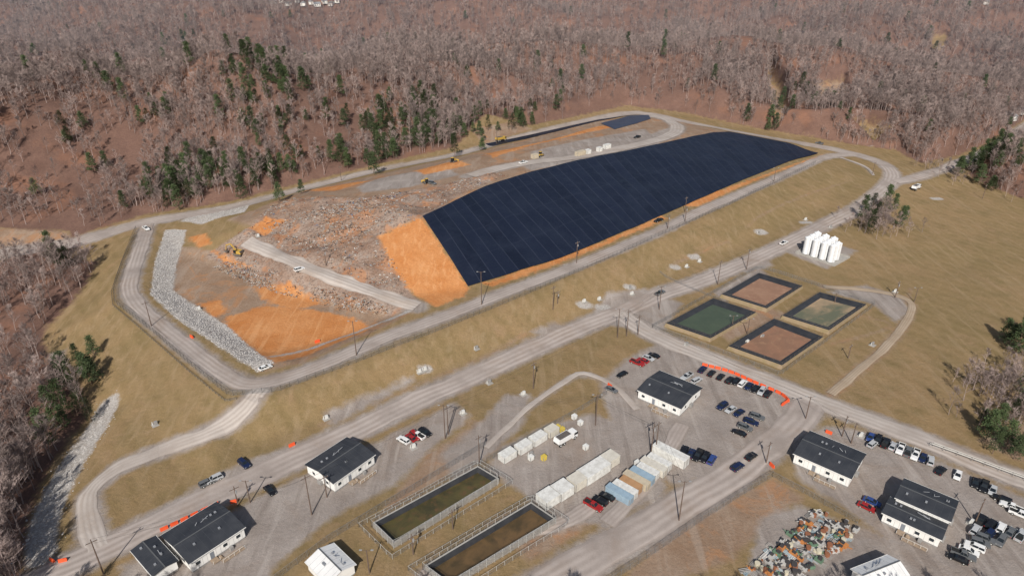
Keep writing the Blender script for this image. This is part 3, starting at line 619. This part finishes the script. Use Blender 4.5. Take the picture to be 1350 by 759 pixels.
for fn,nm,L in ((excavator,'excavator',[(315,336,math.pi-.3)]),(dozer,'bulldozer',[(562,242,2),(598,214,1.)]),(roller,'soil_compactor',[(712,207,1)])):
    for u,v,a in L: o=P(u,v);fn().obj(nm,o,a)
pw=paint(*PT[0])
for u,v,a,c in [(745,582,A1,pw),(1207,250,A1,pw),(660,186,A1,yel)]:
    o=P(u,v);o[2]+=.15;dumptruck(c).obj('dump_truck',o,a)
# ---------------------------------------------------------------- buildings
ww=M('white_siding',(.78,.775,.75),(.70,.69,.66),.3,.6);dk=M('dark_roof',(.024,.027,.034),(.042,.045,.052),.25,.6);rb=M('roof_seam',(.065,.07,.08),None,1,.5);wd=M('window_glass',(.03,.04,.05),None,1,.1)
sk=M('skirting_grey',(.28,.27,.26));wood=M('deck_wood',(.32,.24,.17),None,2);wr=M('white_roof',(.72,.72,.71),(.6,.6,.59),.2,.5);dr=M('door_grey',(.2,.22,.25));gr=M('roof_grey',(.22,.23,.25),(.28,.29,.31),.3,.6);ridge=M('ridge_cap',(.10,.105,.11))
def bldg(name,A,B,C,h,roof=dk,seam=rb,rise=1.0,win=True,ramp_=True,wall=ww,flatv=False):
    a=P(*A,dz=h);b_=P(*B,dz=h);c=P(*C,dz=h);e1=(b_-a)[:2];e2=(c-b_)[:2]
    L1=np.linalg.norm(e1);e1=e1/L1;n=np.array([-e1[1],e1[0]]);L2=abs(e2@n)
    if e2@n<0: n=-n
    ctr=a[:2]+e1*L1/2+n*L2/2;z=hz(*ctr)
    if L2>L1: L1,L2=L2,L1;ang=math.atan2(n[1],n[0])
    else: ang=math.atan2(e1[1],e1[0])
    b=MB();b.box((0,0,h/2+.3),(L1,L2,h-.6),wall);b.box((0,0,.15),(L1-.2,L2-.2,.9),sk)
    o=.45;hx=L1/2+o;hy=L2/2+o;t=.18
    for s in (-1,1):
        b.add([(s*L1/2,-L2/2,h),(s*L1/2,L2/2,h),(s*L1/2,0,h+rise)],[(0,1,2)],wall)
        zo=h-rise*o/(L2/2)
        b.add([(-hx,s*hy,zo),(hx,s*hy,zo),(hx,0,h+rise),(-hx,0,h+rise),(-hx,s*hy,zo+t),(hx,s*hy,zo+t),(hx,0,h+rise+t),(-hx,0,h+rise+t)],[(0,1,2,3),(4,7,6,5),(0,4,5,1),(1,5,6,2),(3,7,4,0)],roof)
        b.box((0,s*(hy+.03),zo+t/2),(2*hx,.06,t+.06),ww)
        for i in range(int(2*hx/1.8)+1):
            x=-hx+.1+i*1.8
            if x<hx: b.beam((x,s*hy,zo+t+.005),(x,0,h+rise+t+.005),.03,seam,4)
        for k in range(2): # roof vents
            xv=random.uniform(-L1*.4,L1*.4);b.box((xv,s*L2*.22,h+rise*.6+t+.1),(.5,.5,.5),gr)
    b.box((0,0,h+rise+t+.02),(2*hx,.3,.08),ridge)
    for i in range(3): b.beam((random.uniform(-L1*.4,L1*.4),L2*.2,h),(random.uniform(-.1,.1)+L1*.1*i,L2*.2,h+rise+.5),.08,gr,6)
    if win:
        nx=int(L1/3.2)
        for i in range(nx):
            x=-L1/2+(i+.5)*L1/nx
            for s in (-1,1):
                if i%4==1: b.box((x,s*(L2/2+.03),.6+1.05),(1.0,.08,2.1),dr);b.box((x,s*(L2/2+1),.5),(1.8,1.9,.12),wood);b.box((x+1.6,s*(L2/2+1),.25),(1.4,1.2,.5),wood,top=(.3,1)); [b.beam((x-.9+1.8*k,s*(L2/2+1.9),.5),(x-.9+1.8*k,s*(L2/2+1.9),1.5),.04,ww) for k in(0,1)]
                else: b.box((x,s*(L2/2+.025),h*.58),(1.3,.06,1.15),ww);b.box((x,s*(L2/2+.05),h*.58),(1.1,.06,.95),wd)
                if i%3==2: b.box((x+1.1,s*(L2/2+.55),.5),(.9,.9,.9),sk)
        for s in (-1,1):
            for y in (-L2/4,L2/4): b.box((s*(L1/2+.025),y,h*.58),(.06,1.3,1.15),ww);b.box((s*(L1/2+.05),y,h*.58),(.06,1.1,.95),wd)
            b.box((s*(L1/2+.5),0,.9),(.8,1.6,1.2),sk)
        for i in range(int(L1/1.2)):
            for s in(-1,1): b.box((-L1/2+.6+i*1.2,s*(L2/2+.008),h/2+.3),(.04,.016,h-.7),sk)
    if ramp_: b.box((L1*.15,-L2/2-2.6,.35),(6,1.4,.12),wood);[b.beam((L1*.15-3+i*1.5,-L2/2-3.25,.3),(L1*.15-3+i*1.5,-L2/2-3.25,1.4),.04,ww) for i in range(5)];b.beam((L1*.15-3,-L2/2-3.25,1.4),(L1*.15+3,-L2/2-3.25,1.4),.04,ww)
    return b.obj(name,(ctr[0],ctr[1],z),ang)
OB='modular_office_building'
bldg(OB,(842,514),(897,538),(940,518),3.6);bldg(OB,(404,611),(440,636),(500,604),3.8);bldg(OB,(215,706),(250,741),(333,705),3.8)
bldg(OB,(1048,598),(1121,630),(1153,604),3.8);bldg(OB,(1182,656),(1252,686),(1275,666),4.6,rise=.8);bldg(OB,(1165,676),(1240,710),(1256,692),3.4,rise=.5)
bldg('equipment_shed',(175,726),(202,757),(237,744),3.2,win=False,ramp_=False,rise=.5)
bldg('metal_shed',(405,740),(432,768),(468,745),3.4,wr,gr,1.2,False,False);bldg('metal_shed',(1125,750),(1150,775),(1200,760),4,wr,gr,1.2,False,False)
# ---------------------------------------------------------------- containers
def container(u,v,L,W_,h,col,ang,name='storage_container'):
    b=MB();b.box((0,0,h/2+.15),(L,W_,h-.1),col)
    for i in range(int(L/.5)):
        for s in(-1,1): b.box((-L/2+.25+i*.5,s*(W_/2+.02),h/2+.15),(.2,.05,h-.4),col)
    for x in(-1,1):
        for y in(-1,1): b.box((x*(L/2),y*(W_/2),h/2+.12),(.14,.14,h),sk)
    b.box((0,0,h+.13),(L+.1,W_+.1,.08),col);b.box((L/2+.03,0,h/2+.15),(.06,W_-.4,h-.4),col);b.beam((L/2+.1,-.3,.3),(L/2+.1,-.3,h),.03,stl);b.beam((L/2+.1,.3,.3),(L/2+.1,.3,h),.03,stl)
    o=P(u,v);b.obj(name,o,ang)
cw=M('container_white',(.68,.68,.65),(.50,.49,.46),.8,.5);cw2=M('container_cream',(.58,.55,.48),(.48,.45,.39),.8,.5);ct=M('container_tan',(.5,.43,.32),None,.6,.5);co_=M('container_orange',(.42,.24,.12),None,.6,.5);cb=M('container_blue',(.28,.38,.46),None,.6,.5);cy=M('container_yellow',(.6,.45,.08),None,.6,.5)
for u,v,L,c in [(669,604,5,cw),(690,593,5,cw),(709,582,5.5,cw),(727,572,4,cw2)]: container(u,v,L,3,2.4,c,A1+.04)
for u,v,L,W_,c in [(722,662,5,4.5,cw),(741,651,5,4.5,cw),(760,640,4.5,4,cw2),(782,626,10,4.5,cw),(803,611,5,4,cw2)]: container(u,v,L,W_,3,c,A1)
for i,c in enumerate([cb,cw,co_,ct,cb,cw,cw2,cw]): container(816+i*7.5,656-i*6,8-(i%3)*.8,2.3,2.5,c,A2)
container(883,605,11,3,3.2,cw,A2,'office_trailer')
for u,v,c in [(735,566,cy),(741,569,cy),(757,552,cw),(717,606,cy),(772,592,cw),(700,606,cw),(765,560,cw),(840,613,cw),(850,608,cw)]: container(u,v,1.5,1.3,1.5,c,A1,'chemical_tote')
for u,v,L,c in [(765,205,7,ct),(775,203,3,cw),(705,209,4,ct),(790,200,3,cw),(800,196,5,cw)]: container(u,v,L,2.6,2.6,c,A1,'jobsite_trailer')
for i,(u,v) in enumerate([(628,460),(560,488),(553,491),(830,380),(833,388),(922,345),(1000,308),(905,352),(770,398),(645,505),(430,552),(1062,290),(1150,455),(790,395),(1180,385),(1005,445),(985,452),(610,545),(700,600),(1135,575),(690,520),(905,455),(340,312),(262,408),(1095,300),(545,590),(1280,690),(205,560)]):
    b=MB();b.box((0,0,.08),(2.2,2.2,.16),M('concrete',(.38,.36,.33),(.3,.285,.26),.5,.85));b.box((.2,0,.75),(1.,.7,1.2),cw if i%3 else sk);b.beam((-.7,.3,.1),(-.7,.3,1.3),.12,cw,8);b.beam((-.7,.3,.9),(.2,.3,.9),.06,stl,6)
    b.obj('utility_cabinet',P(u,v),A1)
# tanks
tw=M('tank_white',(.78,.79,.80),(.7,.71,.72),.4,.35);conc=M('concrete',(.38,.36,.33),(.3,.285,.26),.5,.85)
c0=P(1084,337)
for i in range(3):
    for j in range(4):
        x=(i-1)*4.3;y=(j-1.5)*4.3;X=c0[0]+x*math.cos(A1)-y*math.sin(A1);Y=c0[1]+x*math.sin(A1)+y*math.cos(A1);hh=8.6
        if i==2 and j==0: continue
        b=MB();b.beam((0,0,.2),(0,0,hh),1.75,tw,20);b.beam((0,0,hh),(0,0,hh+.7),1.75,tw,20,.35);b.beam((0,0,hh+.7),(0,0,hh+.95),.3,tw,8)
        for z in(2.3,4.5,6.7): b.beam((0,0,z),(0,0,z+.1),1.79,tw,20)
        for s in(-.2,.2): b.beam((s,-1.85,.2),(s,-1.85,hh+.6),.035,stl)
        b.obj('storage_tank',(X,Y,hz(X,Y)+.25),0)
b=MB();b.box((0,0,.05),(15,20,.4),conc)
for s in(-1,1): b.box((s*7.6,0,.5),(.25,20.4,1.),conc);b.box((0,s*10.1,.5),(14.9,.25,1.),conc)
b.obj('tank_containment_pad',c0,A1)
# ---------------------------------------------------------------- ponds
def water(name,c1,c2,c3,sc=.12,rough=.25):
    m,nt,bs=newmat(name);bs.inputs['Roughness'].default_value=rough;co=node(nt,'ShaderNodeNewGeometry').outputs['Position']
    c=mix(nt,ramp(nt,noise(nt,co,sc,5,.6,1),.38,.6),c1,c2);c=mix(nt,ramp(nt,noise(nt,co,sc*3,6,.7),.52,.68),c,c3);nt.links.new(c,bs.inputs['Base Color']);bump(nt,bs,noise(nt,co,1.5,3),.15,.05);return m
lin=M('black_liner',(.02,.021,.024),(.035,.036,.04),.4,.5)
def pond(px,wm,name='lined_pond'):
    c=[P(*q) for q in px];ct=sum(c)/4;z=max(hz(q[0],q[1]) for q in c);b=MB()
    def ring(f,zz): return [(ct[0]+(q[0]-ct[0])*f-ct[0],ct[1]+(q[1]-ct[1])*f-ct[1],zz) for q in c]
    R=[ring(1.04,-.6),ring(.99,1.3),ring(.94,1.35),ring(.70,.25)];earth=M('berm_soil',(.27,.2,.13),(.22,.17,.09),.5,.95)
    for k,mt in ((0,earth),(1,lin),(2,lin)):
        for i in range(4): j=(i+1)%4;b.quad(R[k][i],R[k][j],R[k+1][j],R[k+1][i],mt)
    w=ring(.77,.45);b.quad(*w,wm)
    Fe=ring(.965,1.3)
    for i in range(4):
        p=Vector(Fe[i]);q=Vector(Fe[(i+1)%4]);n=int((q-p).length/3)
        for k in range(n): s=p.lerp(q,k/n);b.beam(s,s+Vector((0,0,1.1)),.05,stl)
        for hgt in(.5,1.1): b.beam(p+Vector((0,0,hgt)),q+Vector((0,0,hgt)),.03,stl)
    b.obj(name,(ct[0],ct[1],z))
pond([(950,392),(1000,363),(1058,380),(1010,411)],water('pond_brown',(.30,.17,.10),(.26,.14,.08),(.34,.20,.12)))
pond([(877,430),(940,396),(997,415),(936,450)],water('pond_green',(.062,.08,.047),(.055,.072,.043),(.072,.09,.053),rough=.3))
pond([(1030,420),(1080,388),(1142,405),(1092,440)],water('pond_tan',(.43,.29,.17),(.12,.12,.07),(.36,.25,.14),.03))
pond([(959,460),(1020,423),(1085,448),(1030,486)],water('pond_rust',(.27,.14,.08),(.22,.12,.07),(.31,.18,.1)))
alg=water('basin_algae',(.045,.04,.018),(.085,.07,.026),(.11,.065,.03),.15,.4);alg2=water('basin_murk',(.065,.046,.022),(.13,.08,.036),(.085,.055,.028),.12,.4)
fmat,nt,bs=newmat('chain_link');bs.inputs['Base Color'].default_value=(.3,.3,.3,1);bs.inputs['Metallic'].default_value=.5;bs.inputs['Roughness'].default_value=.5
ck=noise(nt,node(nt,'ShaderNodeNewGeometry').outputs['Position'],9,1);tf=mth(nt,'GREATER_THAN',ck,.57);nt.links.new(tf,bs.inputs['Alpha'])
galv=M('galvanised_post',(.3,.3,.3),None,1,.5,.5)
def fence(name,px=None,h=2.,step=3.,world=None,post=None,closed=False,mesh=True):
    post=post or galv
    W=np.array(world) if world is not None else np.array(PL(px))
    if closed: W=np.vstack([W,W[:1]])
    d=np.r_[0,np.cumsum(np.linalg.norm(np.diff(W,axis=0),axis=1))];n=int(d[-1]/step)+1;t=np.linspace(0,d[-1],n);X=np.interp(t,d,W[:,0]);Y=np.interp(t,d,W[:,1]);Zz=samp(H,X,Y);b=MB()
    for i in range(n):
        b.beam((X[i],Y[i],Zz[i]-.2),(X[i],Y[i],Zz[i]+h),.05,post)
        if i<n-1:
            b.beam((X[i],Y[i],Zz[i]+h),(X[i+1],Y[i+1],Zz[i+1]+h),.035,post)
            if mesh: b.quad((X[i],Y[i],Zz[i]+.05),(X[i+1],Y[i+1],Zz[i+1]+.05),(X[i+1],Y[i+1],Zz[i+1]+h),(X[i],Y[i],Zz[i]+h),fmat)
    return b.obj(name)
def basin(px,wm):
    c=[P(*q) for q in px];ct=sum(c)/4;b=MB();Q=[Vector((q[0]-ct[0],q[1]-ct[1],0)) for q in c]
    def off(d):
        out=[]
        for i in range(4):
            p,a,n=Q[i-1],Q[i],Q[(i+1)%4];e1=(a-p).normalized();e2=(n-a).normalized();m=(e2-e1).normalized();s=max(.3,abs(m.cross(e1).length));out.append(a+m*d/s)
        return out
    O=off(0);I=off(.45);I2=off(1.2)
    for i in range(4):
        j=(i+1)%4;up=lambda p,z:(p.x,p.y,z)
        b.quad(up(O[i],-.3),up(O[j],-.3),up(O[j],1.9),up(O[i],1.9),conc);b.quad(up(O[i],1.9),up(O[j],1.9),up(I[j],1.9),up(I[i],1.9),conc);b.quad(up(I[i],1.9),up(I[j],1.9),up(I2[j],.2),up(I2[i],.2),lin)
    b.quad(*[(p.x,p.y,.45) for p in off(.9)],wm);b.obj('settling_basin',ct)
    for d in(-2.6,-.3): fence('basin_railing',world=[(p.x+ct[0],p.y+ct[1]) for p in off(d)],h=(1.6 if d<-1 else 3.),step=2.5,closed=True,post=M('light_post',(.5,.5,.48)))
basin([(492,695),(630,620),(658,637),(520,722)],alg);basin([(560,752),(700,668),(733,690),(592,776)],alg2)
# ---------------------------------------------------------------- fences
blk=M('dark_post',(.05,.05,.05))
fence('perimeter_fence',[(180,303),(165,340),(151,383),(152,400),(202,438),(252,482),(302,522),(366,516),(440,489),(520,458),(600,427),(700,386),(780,351),(880,306),(960,271),(1020,242),(1075,216)],2.2,3,post=blk)
fence('silt_fence',[(178,310),(161,345),(147,386),(149,403),(198,445),(248,489),(298,530),(312,526)],.9,2,post=blk)
fence('chain_link_fence',[(770,790),(850,738),(930,683),(1018,628)],2.2);fence('chain_link_fence',[(350,775),(430,715),(500,672),(600,612),(640,588)],2.2)
fence('chain_link_fence',[(640,610),(760,545),(800,520)],2.);fence('chain_link_fence',[(1018,628),(1060,650),(1130,690)],2.);fence('chain_link_fence',[(960,400),(870,360)],1.2)
fence('pond_fence',[(860,432),(940,387),(1000,353),(1155,402),(1090,450),(1028,495),(950,465)],1.8,closed=True)
# pipe rack beside road
b=MB()
W=smooth(PL([(1225,588),(1280,608),(1350,634),(1390,648)]),3)
for i in range(len(W)-1):
    p=(W[i][0],W[i][1],hz(*W[i]));q=(W[i+1][0],W[i+1][1],hz(*W[i+1]))
    for dx,dz in((0,1.2),(.5,1.2),(1,1.5)): b.beam((p[0]+dx,p[1],p[2]+dz),(q[0]+dx,q[1],q[2]+dz),.12,M('pipe_grey',(.5,.48,.44)),6)
    for dx in(0,1): b.beam((p[0]+dx,p[1],p[2]),(p[0]+dx,p[1],p[2]+1.6),.08,galv)
b.obj('pipe_rack')
# orange barriers
org=M('barrier_orange',(.75,.10,.03),(.65,.08,.02),1,.6)
def barrier(px,name='orange_barrier',h=1.05):
    W=smooth(PL(px),2.2);b=MB()
    for i in range(len(W)-1):
        a,c=W[i],W[i+1];an=math.atan2(c[1]-a[1],c[0]-a[0]);m=(a+c)/2
        b.box((m[0],m[1],hz(*m)+h*.52),(1.95,.6,h),org,an,top=(1,.35))
    b.obj(name)
barrier([(925,481),(960,490),(1000,507),(1030,520),(1040,530)]);barrier([(210,701),(250,682),(290,663)]);barrier([(1015,612),(1020,617)]);barrier([(65,738),(75,742),(92,738)]);barrier([(300,664),(318,660)]);barrier([(250,443),(256,447)])
barrier([(413,453),(424,449)]);barrier([(800,506),(808,512)]);barrier([(1030,535),(1040,528)]);barrier([(380,590),(390,585)]);barrier([(1085,568),(1100,574)])
# ---------------------------------------------------------------- poles
pw_=M('pole_wood',(.13,.09,.07),None,2,.9);lampm=M('lamp_head',(.3,.3,.3),None,1,.4)
PB=[(635,402,15),(760,347,11),(729,408,11),(470,468,14),(200,430,11),(703,512,11),(814,445,13),(826,443,12),(841,441,9),(869,408,11),(946,375,12),(984,355,11),(1020,240,9),(903,293,9),(903,280,9),(587,578,13),(591,572,11),(632,612,11),(785,560,12),(858,600,12),(864,597,12),(895,686,14),(411,678,14),(431,655,8),(330,662,8),(314,666,7),(137,757,12),(985,440,7),(1118,472,6),(1180,392,8),(1062,552,9),(1110,575,8),(1122,584,8),(487,755,8),(1285,690,9),(880,302,8),(965,430,5),(430,350,8),(450,238,9),(1205,398,7),(597,697,7),(735,400,6),(1100,400,5),(545,730,7),(1295,262,9),(1150,230,8),(655,190,9),(1010,610,8)]
TOP={}
for i,(u,v,h) in enumerate(PB):
    o=P(u,v);b=MB();wood_=i%3!=0;TOP[i]=Vector(o)+Vector((0,0,h-.6))
    b.beam((0,0,-.3),(0,0,h),.2,pw_,8,.12)
    if wood_:
        b.box((0,0,h-.9),(2.6,.14,.16),pw_,.7)
        for s in(-1.1,-.4,.4,1.1): b.beam((s*math.cos(.7),s*math.sin(.7),h-.8),(s*math.cos(.7),s*math.sin(.7),h-.5),.06,lampm,6)
        if i%2: b.beam((.3,0,h-2.6),(.3,0,h-1.6),.25,lampm,8)
        b.obj('utility_pole',o)
    else:
        b.beam((0,0,h-.4),(1.2,0,h),.06,pw_);b.beam((0,0,h-.4),(-1.2,0,h),.06,pw_);b.box((1.4,0,h),(.7,.35,.14),lampm);b.box((-1.4,0,h),(.7,.35,.14),lampm);b.obj('light_pole',o)
# overhead lines with sag
wire=M('power_line_wire',(.03,.03,.03));b=MB()
for i,j in ((11,10),(10,9),(9,7),(7,5),(5,15),(15,22),(22,26),(7,30),(30,32),(19,18),(18,15),(20,21)):
    p,q=TOP[i],TOP[j];n=14;L=(p-q).length
    for s in (-1,1):
        pr=None
        for k in range(n+1):
            t=k/n;c=p.lerp(q,t)+Vector((s*.6,-s*.6,-4*t*(1-t)*L*.02))
            if pr is not None: b.beam(pr,c,.025,wire,3,None,False)
            pr=c
b.obj('power_lines')
# distant houses
for u,v in [(360,5),(372,4),(380,8),(392,4),(400,8),(410,6),(418,9),(428,5),(437,8),(445,4),(1330,158),(1345,150),(1300,6)]:
    o=P(u,v)
    if o[1]>3000: continue
    s=.75;b=MB();b.box((0,0,2.5*s),(12*s,8*s,5*s),ww)
    b.add([(-6.6*s,-4.6*s,5*s),(6.6*s,-4.6*s,5*s),(6.6*s,4.6*s,5*s),(-6.6*s,4.6*s,5*s),(-6.6*s,0,8*s),(6.6*s,0,8*s)],[(0,1,5,4),(2,3,4,5),(0,4,3),(1,2,5),(3,2,1,0)],gr)
    for x in(-4,0,4): b.box((x*s,-4.03*s,2.8*s),(1.4*s,.08,1.6*s),wd)
    b.obj('distant_house',o,random.uniform(0,3))
# ---------------------------------------------------------------- air haze over the valley (real thin scattering volume)
hm=bpy.data.materials.new('air_haze');hm.use_nodes=True;nt=hm.node_tree;nt.nodes.clear()
vs_=nt.nodes.new('ShaderNodeVolumeScatter');vs_.inputs['Color'].default_value=(.66,.80,1,1);vs_.inputs['Density'].default_value=.00020;vs_.inputs['Anisotropy'].default_value=0
ou=nt.nodes.new('ShaderNodeOutputMaterial');nt.links.new(vs_.outputs[0],ou.inputs['Volume'])
b=MB();b.box((0,3000,150),(8000,5000,500),hm);b.obj('air_haze')
# ---------------------------------------------------------------- light, sky, camera
el=math.radians(38);d=Vector((.12*math.cos(el),math.cos(el),-math.sin(el)))
sl=bpy.data.lights.new('sun','SUN');sl.energy=5.0;sl.angle=math.radians(.5);sl.color=(1,.95,.88)
so=bpy.data.objects.new('sun',sl);so.rotation_euler=d.to_track_quat('-Z','Y').to_euler();S.collection.objects.link(so)
w=bpy.data.worlds.new('World');S.world=w;w.use_nodes=True;nt=w.node_tree;sk_=nt.nodes.new('ShaderNodeTexSky');sk_.sky_type='NISHITA';sk_.sun_disc=False;sk_.sun_elevation=el;sk_.sun_rotation=math.radians(184);sk_.dust_density=2
nt.links.new(sk_.outputs[0],nt.nodes['Background'].inputs[0]);nt.nodes['Background'].inputs[1].default_value=.08
cd=bpy.data.cameras.new('camera');cd.sensor_width=36;cd.lens=24;cd.clip_end=12000;cd.clip_start=1
c=bpy.data.objects.new('camera',cd);c.location=(0,0,CH);c.rotation_euler=(math.radians(90)-PITCH,0,0);S.collection.objects.link(c);S.camera=c
S.view_settings.view_transform='Standard';S.view_settings.look='None';S.view_settings.exposure=0
